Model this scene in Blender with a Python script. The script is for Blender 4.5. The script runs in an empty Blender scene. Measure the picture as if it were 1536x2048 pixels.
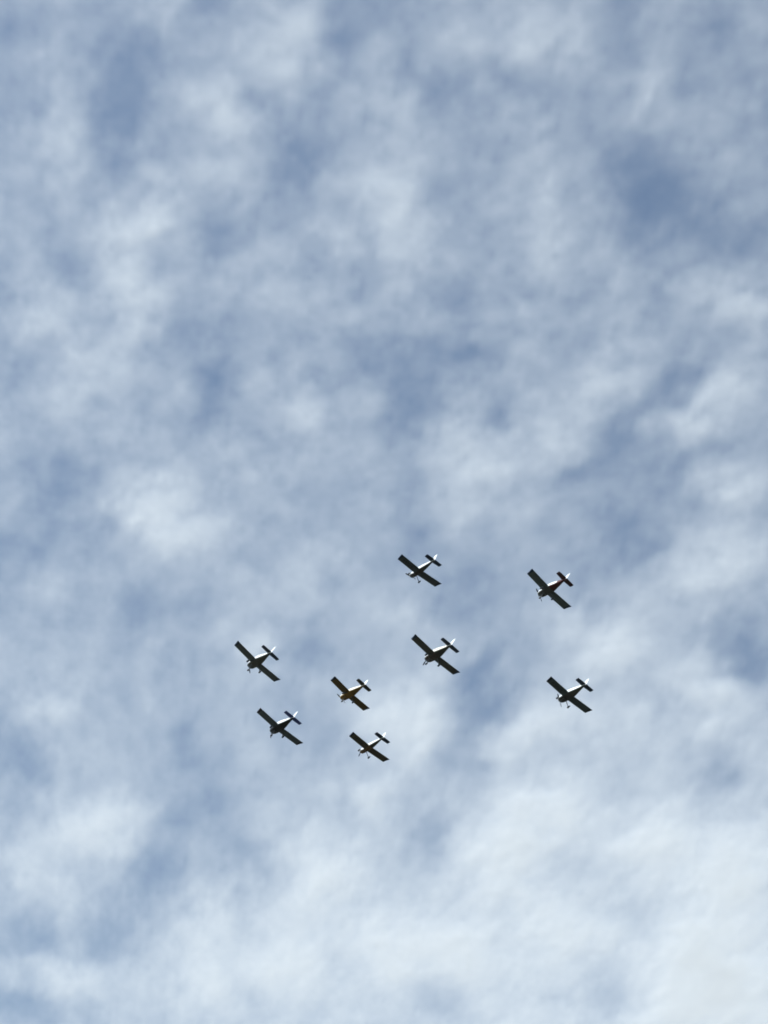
import bpy, bmesh, math, random
import numpy as np
from mathutils import Vector, Matrix

# ------------------------------------------------------------------ camera, sky, sun, exposure
scene = bpy.context.scene
COL = scene.collection
PITCH, ROLL, VFOV = math.radians(38), math.radians(12), math.radians(28)
EYE = Vector((0, 0, 1.6))
cx0, cy0 = Vector((1, 0, 0)), Vector((0, -math.sin(PITCH), math.cos(PITCH)))
CZ = Vector((0, -math.cos(PITCH), -math.sin(PITCH)))
CX = math.cos(ROLL) * cx0 + math.sin(ROLL) * cy0
CY = -math.sin(ROLL) * cx0 + math.cos(ROLL) * cy0
cam_data = bpy.data.cameras.new('camera')
cam = bpy.data.objects.new('camera', cam_data)
COL.objects.link(cam)
mw = Matrix((CX, CY, CZ)).transposed().to_4x4()
mw.translation = EYE
cam.matrix_world = mw
cam_data.sensor_fit = 'VERTICAL'
cam_data.angle = VFOV
cam_data.clip_start, cam_data.clip_end = 0.1, 60000
scene.camera = cam

SUN = Vector((-0.6175, -0.2418, 0.7485)).normalized()
elev = math.asin(SUN.z)
world = bpy.data.worlds.new('World')
scene.world = world
world.use_nodes = True
nt = world.node_tree
bg = nt.nodes['Background']
sky = nt.nodes.new('ShaderNodeTexSky')
sky.sky_type = 'NISHITA'
sky.sun_disc = False
sky.sun_elevation = elev
sky.sun_rotation = math.atan2(SUN.x, SUN.y)
sky.air_density, sky.dust_density, sky.ozone_density = 1.0, 1.2, 1.0
nt.links.new(sky.outputs[0], bg.inputs[0])
bg.inputs[1].default_value = 0.085

sd = bpy.data.lights.new('sun', 'SUN')
sd.energy, sd.angle, sd.color = 5.0, math.radians(0.53), (1.0, 0.97, 0.93)
so = bpy.data.objects.new('sun', sd)
COL.objects.link(so)
so.rotation_euler = SUN.to_track_quat('Z', 'Y').to_euler()

vs = scene.view_settings
vs.view_transform, vs.look, vs.exposure, vs.gamma = 'Standard', 'None', 0.52, 1.0
vs.use_curve_mapping = False
vs.use_white_balance, vs.white_balance_temperature, vs.white_balance_tint = True, 6050, 3
cy = scene.cycles
cy.volume_bounces, cy.max_bounces, cy.transparent_max_bounces = 6, 12, 16
cy.volume_step_rate, cy.volume_max_steps = 2.0, 256
cy.use_denoising = True
cy.filter_width = 1.7

rng = np.random.default_rng(11)


# ------------------------------------------------------------------ materials
def paint(name, col, rough=0.38, coat=0.25, metallic=0.0, vary=0.18, scale=1.6):
    m = bpy.data.materials.new(name)
    m.use_nodes = True
    n, l = m.node_tree.nodes, m.node_tree.links
    b = n['Principled BSDF']
    tc = n.new('ShaderNodeTexCoord')
    nz = n.new('ShaderNodeTexNoise')
    nz.inputs['Scale'].default_value, nz.inputs['Detail'].default_value = scale, 6
    nz.inputs['Roughness'].default_value = 0.65
    l.new(tc.outputs['Object'], nz.inputs['Vector'])
    mx = n.new('ShaderNodeMix')
    mx.data_type = 'RGBA'
    mx.inputs[6].default_value = tuple(c * (1 - vary) for c in col) + (1,)
    mx.inputs[7].default_value = tuple(min(1, c * (1 + vary)) for c in col) + (1,)
    l.new(nz.outputs[0], mx.inputs[0])
    l.new(mx.outputs[2], b.inputs['Base Color'])
    mr = n.new('ShaderNodeMapRange')
    mr.inputs[3].default_value, mr.inputs[4].default_value = rough - 0.08, rough + 0.1
    l.new(nz.outputs[0], mr.inputs[0])
    l.new(mr.outputs[0], b.inputs['Roughness'])
    b.inputs['Metallic'].default_value = metallic
    b.inputs['Coat Weight'].default_value = coat
    return m


MAT = {}


def mat(key):
    """Paint by plain colour triple, cached."""
    if key not in MAT:
        MAT[key] = paint('paint_%d' % len(MAT), key)
    return MAT[key]


rubber = paint('tyre_rubber', (0.02, 0.02, 0.02), 0.75, 0)
steel = paint('dark_steel', (0.10, 0.10, 0.11), 0.4, 0, 0.6)
chrome = paint('polished_metal', (0.6, 0.6, 0.62), 0.2, 0, 1.0)
blade_grey = paint('blade_grey', (0.05, 0.055, 0.06), 0.45, 0.1)
glass = bpy.data.materials.new('canopy_glass')
glass.use_nodes = True
gb = glass.node_tree.nodes['Principled BSDF']
gb.inputs['Base Color'].default_value = (0.55, 0.6, 0.62, 1)
gb.inputs['Roughness'].default_value = 0.06
gb.inputs['Transmission Weight'].default_value = 0.8
gb.inputs['IOR'].default_value = 1.2
nn = glass.node_tree.nodes.new('ShaderNodeTexNoise')
nn.inputs['Scale'].default_value = 3
bp = glass.node_tree.nodes.new('ShaderNodeBump')
bp.inputs['Strength'].default_value = 0.02
glass.node_tree.links.new(nn.outputs[0], bp.inputs['Height'])
glass.node_tree.links.new(bp.outputs[0], gb.inputs['Normal'])


# ------------------------------------------------------------------ ground (its bounce lights the undersides)
def grass_mat():
    m = bpy.data.materials.new('airfield_grass')
    m.use_nodes = True
    n, l = m.node_tree.nodes, m.node_tree.links
    b = n['Principled BSDF']
    tc = n.new('ShaderNodeTexCoord')
    nz = n.new('ShaderNodeTexNoise')
    nz.inputs['Scale'].default_value, nz.inputs['Detail'].default_value = 0.02, 10
    l.new(tc.outputs['Object'], nz.inputs['Vector'])
    r = n.new('ShaderNodeValToRGB')
    r.color_ramp.elements[0].position, r.color_ramp.elements[0].color = 0.35, (0.028, 0.031, 0.022, 1)
    r.color_ramp.elements[1].position, r.color_ramp.elements[1].color = 0.7, (0.055, 0.056, 0.044, 1)
    l.new(nz.outputs[0], r.inputs[0])
    l.new(r.outputs[0], b.inputs['Base Color'])
    b.inputs['Roughness'].default_value = 0.9
    return m


me = bpy.data.meshes.new('ground')
bm = bmesh.new()
bmesh.ops.create_circle(bm, cap_ends=True, segments=96, radius=30000)
bm.to_mesh(me)
bm.free()
me.materials.append(grass_mat())
ground = bpy.data.objects.new('ground', me)
COL.objects.link(ground)
ground['kind'] = 'structure'

# ------------------------------------------------------------------ cloud layer: a real slab of cloud 3 km up
# (x, y, rx, ry, weight): banks and gaps of the layer, by direction of sight in the 1536 x 2048 frame
BANKS = [
    (600, 60, 70, 95, .75), (540, 110, 60, 60, .3), (455, 240, 62, 70, .75), (390, 370, 85, 50, .55), (110, 280, 45, 80, .4),
    (120, 350, 50, 40, .35), (250, 450, 75, 45, .8), (290, 462, 35, 30, .5), (265, 555, 60, 60, .75), (270, 640, 50, 50, .5),
    (50, 650, 60, 40, .6), (170, 740, 85, 80, .55), (110, 600, 50, 40, .3), (740, 430, 65, 100, .6),
    (610, 850, 60, 60, .5), (560, 560, 70, 60, .3), (680, 610, 35, 40, .35), (330, 40, 32, 30, .35), (785, 400, 65, 80, .55),
    (1080, 60, 70, 70, .6), (960, 100, 70, 40, .5), (1060, 130, 70, 40, .45), (1300, 190, 50, 40, .55), (1450, 15, 60, 30, .3),
    (1100, 430, 60, 100, .4), (1060, 490, 70, 35, .35), (800, 230, 80, 60, .45), (1440, 595, 85, 40, 1.0), (1400, 830, 60, 40, .7),
    (1460, 780, 60, 60, .5), (1170, 730, 90, 50, .6), (1130, 860, 80, 60, .7), (980, 920, 70, 60, .6), (1470, 970, 70, 50, .7),
    (940, 1000, 60, 50, .5), (1260, 560, 50, 45, .4), (940, 640, 70, 22, .25), (1090, 280, 32, 30, .3),
    (340, 1020, 95, 60, 1.1), (510, 1270, 80, 60, .55), (120, 1420, 80, 50, .6), (190, 1660, 105, 70, .9), (60, 1760, 60, 60, .5),
    (130, 1810, 40, 40, .35), (640, 1760, 75, 80, 1.0), (130, 1960, 100, 40, .6), (400, 1830, 80, 80, .5), (430, 1960, 120, 60, .7),
    (600, 1920, 60, 60, .8), (740, 1600, 55, 55, .6), (760, 1880, 60, 60, .7), (600, 1130, 60, 50, .35), (750, 1420, 60, 50, .6),
    (1190, 1260, 105, 70, .85), (1400, 1160, 90, 60, .8), (1480, 1090, 60, 50, .7), (820, 1430, 65, 80, .9), (1130, 1450, 115, 60, .8),
    (1400, 1390, 80, 65, .8), (1020, 1680, 80, 80, .9), (1100, 1620, 75, 40, .8), (1310, 1680, 80, 60, .9), (1480, 1740, 80, 90, 1.0),
    (920, 1900, 80, 70, .8), (1020, 1760, 60, 60, .5), (1400, 1900, 120, 80, 1.0), (1480, 2000, 90, 70, .9), (1130, 1870, 70, 60, .6),
    (780, 1940, 60, 50, .5), (1360, 2020, 80, 50, .7), (850, 1850, 50, 50, .4), (1000, 1500, 60, 50, .5), (800, 1220, 60, 50, .5),
    (1080, 1030, 50, 40, .35),
    (270, 110, 62, 62, -.6), (230, 240, 62, 95, -.75), (200, 355, 50, 42, -.5), (400, 30, 60, 32, -.55), (15, 30, 45, 45, -.45),
    (560, 340, 65, 62, -.75), (620, 270, 45, 40, -.3), (380, 670, 95, 40, -.5), (435, 775, 50, 55, -.9), (400, 840, 50, 40, -.35),
    (60, 740, 50, 45, -.5), (150, 930, 85, 50, -.6), (100, 1000, 60, 50, -.45), (530, 990, 42, 22, -.45), (140, 510, 62, 40, -.5),
    (440, 480, 60, 50, -.3), (700, 30, 52, 60, -.5), (640, 160, 35, 60, -.35), (740, 730, 50, 50, -.45), (700, 560, 35, 35, -.35),
    (1310, 370, 90, 75, -1.0), (1290, 440, 60, 50, -.5), (1420, 450, 80, 50, -.55), (1300, 570, 32, 45, -.7), (900, 200, 52, 42, -.5),
    (1100, 220, 60, 40, -.4), (930, 700, 95, 50, -.7), (830, 800, 75, 95, -.75), (1340, 770, 60, 40, -.65), (1285, 850, 52, 42, -.8),
    (1220, 940, 105, 40, -.7), (1530, 680, 24, 45, -.9), (1500, 490, 45, 60, -.45), (1460, 890, 60, 30, -.45), (1370, 930, 50, 42, -.6),
    (900, 570, 85, 30, -.45), (800, 20, 60, 40, -.45), (1480, 90, 45, 45, -.4), (1120, 500, 50, 30, -.35), (1030, 830, 32, 32, -.45),
    (1340, 1000, 50, 45, -.5), (60, 1110, 85, 60, -.6), (30, 1490, 62, 80, -.6), (280, 1230, 85, 50, -.6), (400, 1600, 105, 60, -.75),
    (310, 1750, 85, 80, -.75), (240, 1880, 60, 50, -.5), (60, 2010, 90, 42, -.6), (190, 1410, 50, 40, -.35), (620, 1290, 75, 60, -.75),
    (380, 1490, 80, 42, -.5), (480, 1720, 60, 60, -.5), (500, 1990, 42, 32, -.5), (700, 1650, 45, 45, -.35), (180, 1060, 52, 52, -.5),
    (60, 1880, 60, 55, -.5), (640, 1480, 60, 50, -.4), (350, 1350, 52, 45, -.35),
    (985, 1420, 62, 80, -1.05), (960, 1520, 52, 52, -.7), (1090, 1290, 60, 50, -.6), (1500, 1310, 62, 52, -1.0), (1440, 1270, 45, 40, -.4),
    (1430, 1560, 62, 52, -.75), (900, 1200, 85, 60, -.6), (1250, 1080, 62, 60, -.7), (860, 1660, 62, 60, -.6), (1330, 1420, 45, 45, -.45),
    (1290, 1850, 60, 60, -.6), (1210, 2000, 62, 52, -.7), (880, 2010, 85, 42, -.6), (1180, 1940, 50, 45, -.4), (1150, 1160, 52, 45, -.5),
    (830, 1080, 50, 50, -.5), (1100, 1500, 42, 22, -.35), (940, 1360, 50, 45, -.5),
]
X0, X1, Y0, Y1, Z0, Z1 = -5000.0, 5000.0, -3200.0, 8600.0, 3000.0, 3044.0
NX, NY, NZ = 800, 944, 7


def spectral(shape, beta, seed, along=1.55, zscale=1.0, kmin=1.0, turn=-0.45):
    """Fractal noise with a power-law spectrum, unit variance, drawn out along the wind."""
    g = np.random.default_rng(seed).standard_normal(shape)
    f = np.fft.fftn(g)
    ks = np.meshgrid(*[np.fft.fftfreq(n) * n for n in shape], indexing='ij')
    ky, kx = ks[-2], ks[-1]
    ks[-2], ks[-1] = (ky * math.cos(turn) + kx * math.sin(turn)) * along, kx * math.cos(turn) - ky * math.sin(turn)
    if len(shape) == 3:
        ks[0] = ks[0] * zscale
    k = np.sqrt(sum(a * a for a in ks))
    k[(0,) * len(shape)] = 1e9
    f *= np.where(k < kmin, 0, k) ** (-beta / 2) if kmin > 1 else k ** (-beta / 2)
    f[~np.isfinite(f)] = 0
    r = np.fft.ifftn(f).real
    return ((r - r.mean()) / r.std()).astype(np.float32)


def cloud_density():
    xs, ys, zs = np.linspace(X0, X1, NX), np.linspace(Y0, Y1, NY), np.linspace(Z0, Z1, NZ)
    gx, gy = np.meshgrid(xs, ys)                      # (NY, NX)
    zm = 0.5 * (Z0 + Z1) - EYE.z
    dx = gx * CX.x + gy * CX.y + zm * CX.z
    dy = gx * CY.x + gy * CY.y + zm * CY.z
    dz = -(gx * CZ.x + gy * CZ.y + zm * CZ.z)
    ok = dz > 50
    fpx = 1024 / math.tan(VFOV / 2)
    u = np.where(ok, 768 + fpx * dx / np.where(ok, dz, 1), -9e3)
    v = np.where(ok, 1024 - fpx * dy / np.where(ok, dz, 1), -9e3)
    # warp so the banks get ragged outlines
    wa, wb = spectral((NY, NX), 3.0, 3, 1.8, kmin=14), spectral((NY, NX), 3.0, 4, 1.8, kmin=14)
    low = np.clip((v - 1200) / 850, 0, 1) * (v < 2600)
    uu, vv = u + 22 * (1 - .3 * low) * wa, v + 22 * (1 - .65 * low) * wb
    g = np.zeros_like(u)
    for bx, by, rx, ry, w in BANKS:
        rx, ry = rx * .97, ry * .97
        g += (w * 1.08 if w > 0 else w * .82) * np.exp(-(((uu - bx) / rx) ** 2 + ((vv - by) / ry) ** 2))
    inside = 1 / (1 + np.exp(-(np.minimum.reduce([u + 40, 1576 - u, v + 40, 2088 - v])) / 25))
    big = spectral((NY, NX), 3.0, 7, kmin=18)   # banks elsewhere, same size and strength
    # the photograph shows the planes in direct sun, so the sun stands in a gap between the banks
    sx, sy = SUN.x / SUN.z * zm + 8, SUN.y / SUN.z * zm + 230
    p = np.unravel_index(np.argmin(big), big.shape)
    big = np.roll(big, (int((sy - Y0) / (Y1 - Y0) * NY) - p[0], int((sx - X0) / (X1 - X0) * NX) - p[1]), (0, 1))
    far = np.clip((v - 700) / 1100, 0, 1) * (v < 2600)
    mid = spectral((NY, NX), 2.8, 8, 1.35, kmin=40) * (1 - far) + spectral((NY, NX), 2.8, 18, 2.5, kmin=40, turn=-0.1) * far
    low = low * inside                                 # the layer thickens toward the distance
    cover = COVER0 + inside * GAIN * np.where(g > 0, 1 + 0.7 * low * np.clip(u / 1100, 0, 1), 1 + 0.4 * low) * g + (1 - inside) * 0.30 * GAIN * 1.3 * big + NOISE * (1 - 0.5 * low) * mid
    cover += LOWGAIN * low * (-0.25 + 1.6 * np.clip(u / 1400, 0, 1))
    cover = 0.10 + np.log1p(np.exp((cover - 0.10) * 9)) / 9    # thin veil even in the gaps
    tau = TAU * cover ** EXPO
    tau = tau / (1 + (tau / 1.5) ** 2) ** 0.5
    n3 = (spectral((NZ, NY, NX), 2.7, 9, 1.35, 20, kmin=60) * (1 - far)[None] + spectral((NZ, NY, NX), 2.7, 19, 2.5, 20, kmin=60, turn=-0.1) * far[None])
    h = (zs - Z0) / (Z1 - Z0)
    prof = (np.clip(h / .35, 0, 1) * np.clip((1 - h) / .45, 0, 1)) ** 0.8
    prof /= prof.mean()
    d = tau[None] / (Z1 - Z0) * prof[:, None, None] * np.clip(1 + 0.24 * (1 - 0.5 * low)[None] * n3, 0.05, 3)
    return d.astype(np.float32)


COVER0, GAIN, LOWGAIN, TAU, EXPO, NOISE = 0.345, 0.365, 0.29, 0.93, 1.35, 0.034
dens = cloud_density()
cme = bpy.data.meshes.new('cloud_layer')
cme.vertices.add(dens.size)
at = cme.attributes.new('cloud_density', 'FLOAT', 'POINT')
at.data.foreach_set('value', dens.ravel())
clouds = bpy.data.objects.new('cloud_layer', cme)
COL.objects.link(clouds)
clouds['kind'] = 'stuff'
clouds['label'] = 'broken layer of soft white cloud covering the blue sky'
clouds['category'] = 'clouds'

cm = bpy.data.materials.new('cloud')
cm.use_nodes = True
cn, cl = cm.node_tree.nodes, cm.node_tree.links
for x in list(cn):
    if x.type != 'OUTPUT_MATERIAL':
        cn.remove(x)
pv = cn.new('ShaderNodeVolumePrincipled')
pv.inputs['Color'].default_value = (0.99, 0.99, 0.99, 1)
pv.inputs['Density'].default_value = 1.0
pv.inputs['Density Attribute'].default_value = 'density'
pv.inputs['Anisotropy'].default_value = 0.0
cl.new(pv.outputs[0], [x for x in cn if x.type == 'OUTPUT_MATERIAL'][0].inputs['Volume'])
cme.materials.append(cm)

ng = bpy.data.node_groups.new('cloud_grid', 'GeometryNodeTree')
ng.interface.new_socket('Geometry', in_out='INPUT', socket_type='NodeSocketGeometry')
ng.interface.new_socket('Geometry', in_out='OUTPUT', socket_type='NodeSocketGeometry')
gn, gl = ng.nodes, ng.links
gi, go = gn.new('NodeGroupInput'), gn.new('NodeGroupOutput')
vc = gn.new('GeometryNodeVolumeCube')
vc.inputs['Min'].default_value, vc.inputs['Max'].default_value = (X0, Y0, Z0), (X1, Y1, Z1)
vc.inputs['Resolution X'].default_value, vc.inputs['Resolution Y'].default_value, vc.inputs['Resolution Z'].default_value = NX, NY, NZ
pos, sep = gn.new('GeometryNodeInputPosition'), gn.new('ShaderNodeSeparateXYZ')
gl.new(pos.outputs[0], sep.inputs[0])


def axis(out, a, b, n):
    m = gn.new('ShaderNodeMapRange')
    m.inputs[1].default_value, m.inputs[2].default_value, m.inputs[3].default_value, m.inputs[4].default_value = a, b, 0, n - 1
    gl.new(out, m.inputs[0])
    r = gn.new('ShaderNodeMath')
    r.operation = 'ROUND'
    gl.new(m.outputs[0], r.inputs[0])
    return r.outputs[0]


def madd(a, k, b):
    m = gn.new('ShaderNodeMath')
    m.operation = 'MULTIPLY_ADD'
    gl.new(a, m.inputs[0])
    m.inputs[1].default_value = k
    gl.new(b, m.inputs[2])
    return m.outputs[0]


idx = madd(madd(axis(sep.outputs[2], Z0, Z1, NZ), NY, axis(sep.outputs[1], Y0, Y1, NY)), NX, axis(sep.outputs[0], X0, X1, NX))
fi = gn.new('FunctionNodeFloatToInt')
fi.rounding_mode = 'ROUND'
gl.new(idx, fi.inputs[0])
na = gn.new('GeometryNodeInputNamedAttribute')
na.data_type = 'FLOAT'
na.inputs['Name'].default_value = 'cloud_density'
si = gn.new('GeometryNodeSampleIndex')
si.data_type, si.domain = 'FLOAT', 'POINT'
gl.new(gi.outputs[0], si.inputs['Geometry'])
gl.new(na.outputs[0], si.inputs['Value'])
gl.new(fi.outputs[0], si.inputs['Index'])
gl.new(si.outputs[0], vc.inputs['Density'])
sm = gn.new('GeometryNodeSetMaterial')
sm.inputs['Material'].default_value = cm
gl.new(vc.outputs[0], sm.inputs['Geometry'])
gl.new(sm.outputs[0], go.inputs[0])
clouds.modifiers.new('cloud_grid', 'NODES').node_group = ng


# ------------------------------------------------------------------ aircraft
def build(name, rings, material, parent, cap=True, smooth=True, closed=True, mats=None, face_mat=None):
    """Loft a list of point rings into one mesh object."""
    n = len(rings[0])
    verts = [p for r in rings for p in r]
    faces = []
    for i in range(len(rings) - 1):
        for j in range(n if closed else n - 1):
            k = (j + 1) % n
            faces.append((i * n + j, i * n + k, (i + 1) * n + k, (i + 1) * n + j))
    if cap:
        faces.append(tuple(range(n)))
        faces.append(tuple(range((len(rings) - 1) * n, len(rings) * n)))
    me = bpy.data.meshes.new(name)
    me.from_pydata(verts, [], faces)
    bm = bmesh.new()
    bm.from_mesh(me)
    bmesh.ops.recalc_face_normals(bm, faces=bm.faces)
    bm.to_mesh(me)
    bm.free()
    for m in (mats or [material]):
        me.materials.append(m)
    if face_mat:
        for p in me.polygons:
            p.material_index = face_mat(p.center, p.normal)
    if smooth:
        me.polygons.foreach_set('use_smooth', [True] * len(me.polygons))
        me.set_sharp_from_angle(angle=math.radians(38))
    me.update()
    o = bpy.data.objects.new(name, me)
    COL.objects.link(o)
    o.parent = parent
    return o


def foil(t, thick=0.135, camber=0.02):
    """Upper and lower height of the aerofoil at chord fraction t (chord 1)."""
    th = thick / 0.2 * (0.2969 * math.sqrt(t) - 0.126 * t - 0.3516 * t * t + 0.2843 * t ** 3 - 0.1036 * t ** 4)
    c = camber * 4 * t * (1 - t)
    return c + th, c - th


def foil_ring(t0, t1, le, chord, place, thick, camber, n=9):
    """Ring round the aerofoil between chord fractions t0 and t1; place(x, t, h) gives the 3D point."""
    ts = [t0 + (t1 - t0) * (0.5 - 0.5 * math.cos(math.pi * i / (n - 1))) for i in range(n)]
    up = [place(le - t * chord, t, foil(t, thick, camber)[0] * chord) for t in ts]
    lo = [place(le - t * chord, t, foil(t, thick, camber)[1] * chord) for t in reversed(ts)]
    if t0 == 0:
        lo = lo[:-1]
    return up + lo


def superring(x, hw, zb, zt, e, n=28):
    zc, hz = (zb + zt) / 2, (zt - zb) / 2
    r = []
    for i in range(n):
        a = 2 * math.pi * i / n
        c, s = math.cos(a), math.sin(a)
        r.append((x, hw * math.copysign(abs(c) ** (2 / e), c), zc + hz * math.copysign(abs(s) ** (2 / e), s)))
    return r


def tube(name, pts, radii, material, parent, n=10):
    rings = []
    for i, p in enumerate(pts):
        a, b = Vector(pts[max(0, i - 1)]), Vector(pts[min(len(pts) - 1, i + 1)])
        d = (b - a).normalized()
        s = d.cross(Vector((0, 0, 1)) if abs(d.z) < .9 else Vector((1, 0, 0))).normalized()
        t = d.cross(s)
        rings.append([tuple(Vector(p) + radii[i] * (math.cos(2 * math.pi * k / n) * s + math.sin(2 * math.pi * k / n) * t)) for k in range(n)])
    return build(name, rings, material, parent)


def wheel(parent, c, r, w, fair, length):
    n, rings = 20, []
    for rr, yy in ((r * .45, -w), (r * .85, -w), (r, -w * .5), (r, w * .5), (r * .85, w), (r * .45, w)):
        rings.append([(c[0] + rr * math.cos(2 * math.pi * k / n), c[1] + yy, c[2] + rr * math.sin(2 * math.pi * k / n)) for k in range(n)])
    build('tyre', rings, rubber, parent)
    if fair:
        rr = []
        for t, h, ww in ((.0, .02, .02), (.06, .42, .5), (.2, .8, .85), (.4, 1, 1), (.62, .8, .8), (.82, .45, .45), (1, .04, .04)):
            x = c[0] + length * (.42 - t)
            rr.append(superring(x, .12 * ww, c[2] + .05 - .16 * h, c[2] + .07 + .15 * h, 2.3, 14))
        rr = [[(p[0], p[1] + c[1], p[2]) for p in q] for q in rr]
        build('wheel_fairing', rr, fair, parent)


FUSE = {
    'wide': [(.82, .56, -.10, .74, 3.6), (.4, .575, -.10, .77, 4), (-.2, .575, -.10, .78, 4), (-.8, .545, -.10, .78, 3.8), (-1.4, .45, -.05, .76, 3.6),
             (-2.1, .33, .06, .71, 3.2), (-2.8, .21, .20, .64, 3), (-3.3, .13, .30, .59, 2.6), (-3.62, .07, .36, .56, 2.4)],
    'narrow': [(.82, .40, -.10, .72, 3.2), (.4, .42, -.10, .76, 3.4), (-.2, .42, -.10, .78, 3.4), (-.8, .40, -.10, .78, 3.4), (-1.4, .34, -.04, .74, 3.2),
               (-2.1, .26, .08, .69, 3), (-2.8, .17, .22, .63, 2.8), (-3.3, .11, .31, .59, 2.6), (-3.62, .06, .37, .56, 2.4)],
}
COWL = {
    'wide': [(2.16, .20, .12, .46, 2.2), (2.14, .30, .06, .52, 2.4), (2.0, .42, -.04, .60, 2.7), (1.6, .52, -.10, .68, 3.0), (1.2, .555, -.11, .72, 3.3), (.83, .563, -.103, .743, 3.6)],
    'narrow': [(2.12, .18, .12, .46, 2.2), (2.10, .27, .06, .52, 2.3), (1.95, .35, -.03, .59, 2.5), (1.55, .39, -.09, .66, 2.8), (1.2, .40, -.11, .70, 3.0), (.83, .403, -.103, .723, 3.2)],
}


def airplane(label, body, gear, loc, f, l, c, prop, fairings=True, marks=False):
    f = Vector(f).normalized()
    l = Vector(l)
    l = (l - f * l.dot(f)).normalized()
    u = f.cross(l)
    root = bpy.data.objects.new('propeller_plane', None)
    COL.objects.link(root)
    m4 = Matrix((f, l, u)).transposed().to_4x4()
    m4.translation = Vector(loc)
    root.matrix_world = m4
    root.empty_display_size = 0.5
    root['label'], root['category'], root['group'] = label, 'airplane', 'propeller planes flying in formation'
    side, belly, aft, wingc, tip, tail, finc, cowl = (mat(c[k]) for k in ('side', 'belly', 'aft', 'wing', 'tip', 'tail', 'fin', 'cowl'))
    wide = body == 'wide'
    hw = .56 if wide else .41

    # fuselage: sides, belly and rear coloured by face direction and position along the body
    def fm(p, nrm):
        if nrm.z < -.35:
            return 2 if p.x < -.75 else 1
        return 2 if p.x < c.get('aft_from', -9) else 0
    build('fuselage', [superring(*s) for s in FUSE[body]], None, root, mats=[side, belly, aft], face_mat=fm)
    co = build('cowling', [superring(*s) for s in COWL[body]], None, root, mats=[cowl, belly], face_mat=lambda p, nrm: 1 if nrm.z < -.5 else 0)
    build('air_scoop', [superring(x, w, zb, .02, 2.6, 12) for x, w, zb in ((1.78, .10, -.16), (1.5, .13, -.22), (1.2, .12, -.2), (.9, .05, -.12))], belly, co)
    for s in (-1, 1):
        build('air_inlet', [superring(2.168 + d, .075, .27, .41, 2.2, 12) for d in (0, -.05)], rubber, co).location = (0, s * .19, 0)
        tube('exhaust_pipe', [(1.0, s * .17, -.06), (.8, s * .17, -.17), (.62, s * .17, -.2)], [.03, .03, .03], steel, co)
    # canopy
    n, rings = 14, []
    cw = .50 if wide else .34
    for x, w, h in ((.62, .55, .02), (.45, .82, .20), (.15, .97, .36), (-.25, 1, .42), (-.7, .92, .36), (-1.15, .72, .22), (-1.5, .45, .06)):
        rings.append([(x, cw * w * math.cos(math.pi * k / (n - 1)), .72 + h * math.sin(math.pi * k / (n - 1))) for k in range(n)])
    cano = build('canopy', rings, glass, root)
    arch = [(.12, (cw * .99) * math.cos(math.pi * k / 10), .725 + .375 * math.sin(math.pi * k / 10)) for k in range(11)]
    tube('canopy_frame', arch, [.022] * 11, side, cano, 6)

    # wings
    for s in (1, -1):
        zz = lambda y: .058 * abs(y) + .0
        c0, le = 1.45, .725

        def sec(y, t0, t1, rake=0.0, th=.135, cs=1.0, dz=0.0):
            def place(x, t, h):
                yy = y + rake * (t - .5) * 2
                return (x * cs + (1 - cs) * -.25, s * yy, zz(yy) + h * 1.0 + dz)
            return foil_ring(t0, t1, le, c0, place, th, .02)
        r0 = hw - .12
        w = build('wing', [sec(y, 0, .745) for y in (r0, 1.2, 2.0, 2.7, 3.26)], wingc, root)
        build('flap', [sec(y, .757, 1.0) for y in (r0 + .16, 1.2, 1.93)], wingc, w)
        build('aileron', [sec(y, .757, 1.0) for y in (1.95, 2.6, 3.245)], wingc, w)
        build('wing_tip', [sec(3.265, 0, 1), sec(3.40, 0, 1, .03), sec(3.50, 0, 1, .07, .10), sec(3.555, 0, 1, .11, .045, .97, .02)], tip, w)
        build('wing_fillet', [sec(r0 + .02, .75, .99), sec(r0 + .145, .75, .99)], wingc, w)
        # dark streaks of the marking under the left wing, too small to read
        if marks and s == 1:
            random.seed(int(loc[0] * 10))
            for k in range(5):
                y = 2.85 - k * .36
                for (a, b, p, q) in random.sample([(.30, .36, 0, .22), (.48, .54, 0, .22), (.30, .66, 0, .06), (.30, .66, .17, .23), (.62, .68, 0, .22)], 3):
                    zl = lambda yy, t: zz(yy) + foil(t, .135, .02)[1] * c0
                    ring = lambda yy, o: [(le - t * c0, s * yy, zl(yy, t) - o) for t in (a, (a + b) / 2, b)] + [(le - t * c0, s * yy, zl(yy, t) + .01) for t in (b, (a + b) / 2, a)]
                    build('marking', [ring(y - p, .004), ring(y - q, .004)], mat((0.006, 0.006, 0.008)), w, smooth=False)
        # tailplane
        def hs(y, t0, t1, sw=0.0):
            k = y / 1.31
            lx, ch = -2.88 - .13 * k, .95 - .19 * k

            def place(x, t, h):
                return (x, s * y, .49 + h)
            return foil_ring(t0, t1, lx, ch, place, .085, 0, 7)
        h = build('tailplane', [hs(y, 0, .56) for y in (.03, .6, 1.14)], tail, root)
        build('tailplane_tip', [hs(1.145, 0, .30), hs(1.27, .03, .30), hs(1.30, .10, .30)], tail, h)
        build('elevator', [hs(.06, .575, 1), hs(.6, .575, 1), hs(1.145, .575, 1)], tail, h)
        build('elevator_horn', [hs(1.15, .315, 1), hs(1.27, .315, .99), hs(1.325, .36, .96)], tail, h)
    # fin and rudder
    def fs(z, t0, t1):
        k = (z - .5) / .92
        lx, ch = -2.72 - .56 * k, 1.20 - .54 * k

        def place(x, t, h):
            return (x, h, z)
        return foil_ring(t0, t1, lx, ch, place, .085, 0, 7)
    fn = build('fin', [fs(z, 0, .55) for z in (.5, .9, 1.26)], finc, root)
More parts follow.
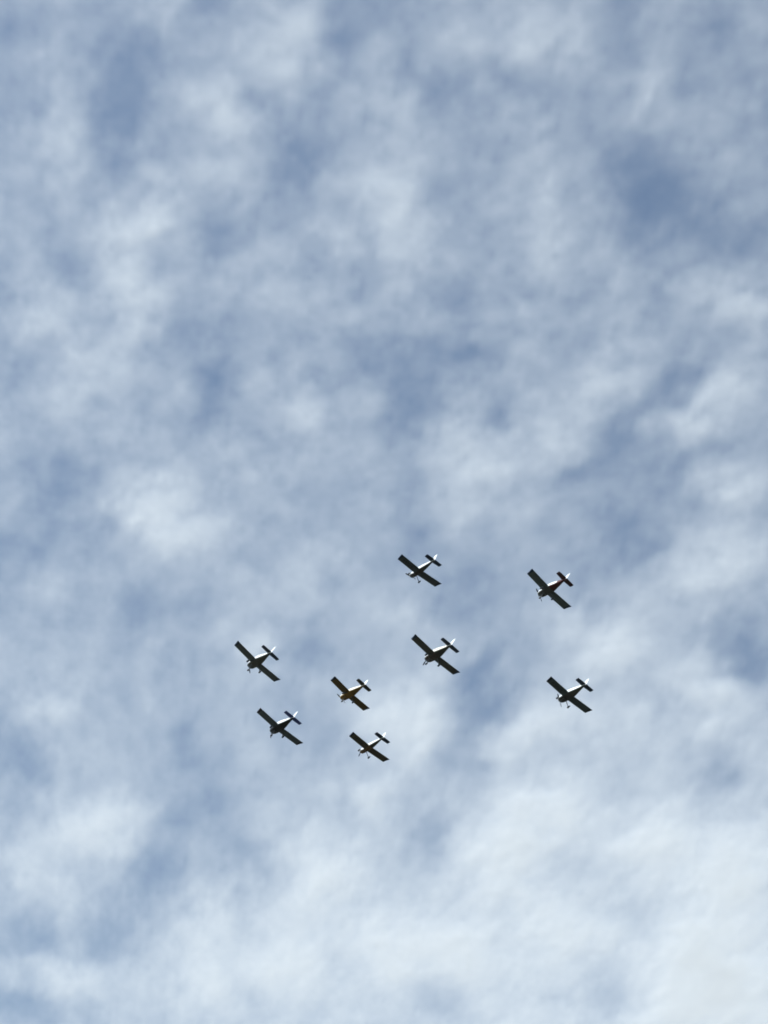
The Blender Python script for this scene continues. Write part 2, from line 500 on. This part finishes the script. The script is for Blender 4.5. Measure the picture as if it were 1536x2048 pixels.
    build('rudder', [fs(z, .57, 1) for z in (.42, .9, 1.265)], finc, fn)
    build('rudder_horn', [fs(1.275, .05, 1), fs(1.38, .08, .99), fs(1.43, .2, .95)], finc, fn)
    build('rudder_foot', [fs(z, .60, 1) for z in (.26, .415)], aft, fn)
    tube('beacon', [(-2.2, 0, .68), (-2.2, 0, .76), (-2.2, 0, .79)], [.05, .05, .02], chrome, root)
    tube('aerial', [(-.6, .05, -.1), (-.68, .05, -.28), (-.72, .05, -.36)], [.018, .012, .006], steel, root, 6)

    # propeller at rest
    pr = bpy.data.objects.new('propeller', None)
    COL.objects.link(pr)
    pr.parent = root
    nx = 2.20 if wide else 2.16
    pr.location = (nx, 0, .29)
    pr.rotation_euler = (math.radians(prop), 0, 0)
    build('spinner', [[(x, r * math.cos(2 * math.pi * k / 18), r * math.sin(2 * math.pi * k / 18)) for k in range(18)]
                      for x, r in ((-.05, .165), (.06, .16), (.16, .13), (.25, .08), (.30, .015))], mat(c['spinner']), pr)
    for s in (1, -1):
        rr = []
        for r, ch, th, tw in ((.13, .10, .06, 50), (.25, .16, .04, 38), (.5, .20, .03, 26), (.75, .17, .02, 19), (.88, .13, .014, 16), (.94, .05, .008, 15)):
            a, q = math.radians(tw), []
            for k in range(10):
                e, g = ch / 2 * math.cos(2 * math.pi * k / 10), th / 2 * math.sin(2 * math.pi * k / 10)
                q.append((.03 + e * math.sin(a) + g * math.cos(a), s * (e * math.cos(a) - g * math.sin(a)), s * r))
            rr.append(q)
        build('blade', rr, blade_grey, pr)

    # undercarriage
    fair = mat(c['spat']) if fairings else None
    if gear == 'nosewheel':
        for s in (1, -1):
            g = tube('gear_leg', [(-.18, s * .42, -.05), (-.22, s * .78, -.38), (-.25, s * .98, -.70)], [.06, .052, .045], mat(c['leg']), root)
            wheel(g, (-.25, s * 1.03, -.75), .17, .06, fair, .85)
        g = tube('nose_leg', [(.95, 0, -.08), (1.15, 0, -.35), (1.36, 0, -.74)], [.055, .048, .042], mat(c['leg']), root)
        wheel(g, (1.26, 0, -.80), .14, .05, fair, .7)
    else:
        for s in (1, -1):
            g = tube('gear_leg', [(.86, s * .28, -.06), (.84, s * .62, -.42), (.80, s * .93, -.74)], [.055, .048, .042], mat(c['leg']), root)
            wheel(g, (.80, s * .98, -.77), .18, .06, fair, .8)
        g = tube('tail_leg', [(-3.45, 0, .33), (-3.75, 0, .22), (-3.95, 0, .14)], [.025, .022, .02], steel, root)
        wheel(g, (-3.97, 0, .10), .08, .03, None, 0)
    return root


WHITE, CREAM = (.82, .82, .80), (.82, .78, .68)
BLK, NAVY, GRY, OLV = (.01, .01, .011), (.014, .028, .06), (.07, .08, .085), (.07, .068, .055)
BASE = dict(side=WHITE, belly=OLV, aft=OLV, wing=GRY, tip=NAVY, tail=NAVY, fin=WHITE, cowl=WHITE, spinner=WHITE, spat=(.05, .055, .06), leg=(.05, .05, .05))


def scheme(**k):
    d = dict(BASE)
    d.update(k)
    return d


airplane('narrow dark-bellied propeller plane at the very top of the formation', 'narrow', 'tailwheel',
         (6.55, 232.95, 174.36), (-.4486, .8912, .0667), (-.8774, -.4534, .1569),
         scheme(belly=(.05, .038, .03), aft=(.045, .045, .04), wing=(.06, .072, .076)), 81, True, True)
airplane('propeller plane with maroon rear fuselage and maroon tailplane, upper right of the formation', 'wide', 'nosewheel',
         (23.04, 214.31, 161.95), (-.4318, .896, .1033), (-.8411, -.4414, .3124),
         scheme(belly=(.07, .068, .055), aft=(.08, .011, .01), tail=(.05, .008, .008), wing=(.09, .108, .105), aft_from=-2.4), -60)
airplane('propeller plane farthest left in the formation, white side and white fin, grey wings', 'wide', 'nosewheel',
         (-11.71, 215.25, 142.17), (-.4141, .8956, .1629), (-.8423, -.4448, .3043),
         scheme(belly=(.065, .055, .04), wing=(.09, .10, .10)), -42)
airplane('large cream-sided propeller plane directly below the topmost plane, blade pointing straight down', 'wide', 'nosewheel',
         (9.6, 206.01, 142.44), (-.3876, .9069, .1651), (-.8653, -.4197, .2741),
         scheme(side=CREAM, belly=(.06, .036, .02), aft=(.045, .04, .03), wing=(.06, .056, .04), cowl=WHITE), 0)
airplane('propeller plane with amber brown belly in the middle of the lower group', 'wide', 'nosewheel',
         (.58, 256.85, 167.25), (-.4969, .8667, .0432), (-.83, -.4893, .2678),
         scheme(side=CREAM, belly=(.26, .13, .008), aft=(.16, .09, .012), wing=(.12, .07, .012), tail=(.05, .045, .03), tip=(.015, .017, .03), cowl=CREAM), -84)  # amber is paint; the darker tips hold vignette darkening put into the colour
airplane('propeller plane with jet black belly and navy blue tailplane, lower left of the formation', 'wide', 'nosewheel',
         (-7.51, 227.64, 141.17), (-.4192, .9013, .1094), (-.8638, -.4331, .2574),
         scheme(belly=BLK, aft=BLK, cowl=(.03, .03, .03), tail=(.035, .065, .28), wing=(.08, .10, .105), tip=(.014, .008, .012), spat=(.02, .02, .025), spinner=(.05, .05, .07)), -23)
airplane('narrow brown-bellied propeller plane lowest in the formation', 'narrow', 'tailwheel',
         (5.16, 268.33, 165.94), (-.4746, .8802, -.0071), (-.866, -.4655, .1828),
         scheme(belly=(.16, .09, .03), aft=(.06, .055, .042), wing=(.085, .07, .036), tip=(.015, .017, .03)), 4, True, True)  # tip colour carries vignette darkening toward the wing ends
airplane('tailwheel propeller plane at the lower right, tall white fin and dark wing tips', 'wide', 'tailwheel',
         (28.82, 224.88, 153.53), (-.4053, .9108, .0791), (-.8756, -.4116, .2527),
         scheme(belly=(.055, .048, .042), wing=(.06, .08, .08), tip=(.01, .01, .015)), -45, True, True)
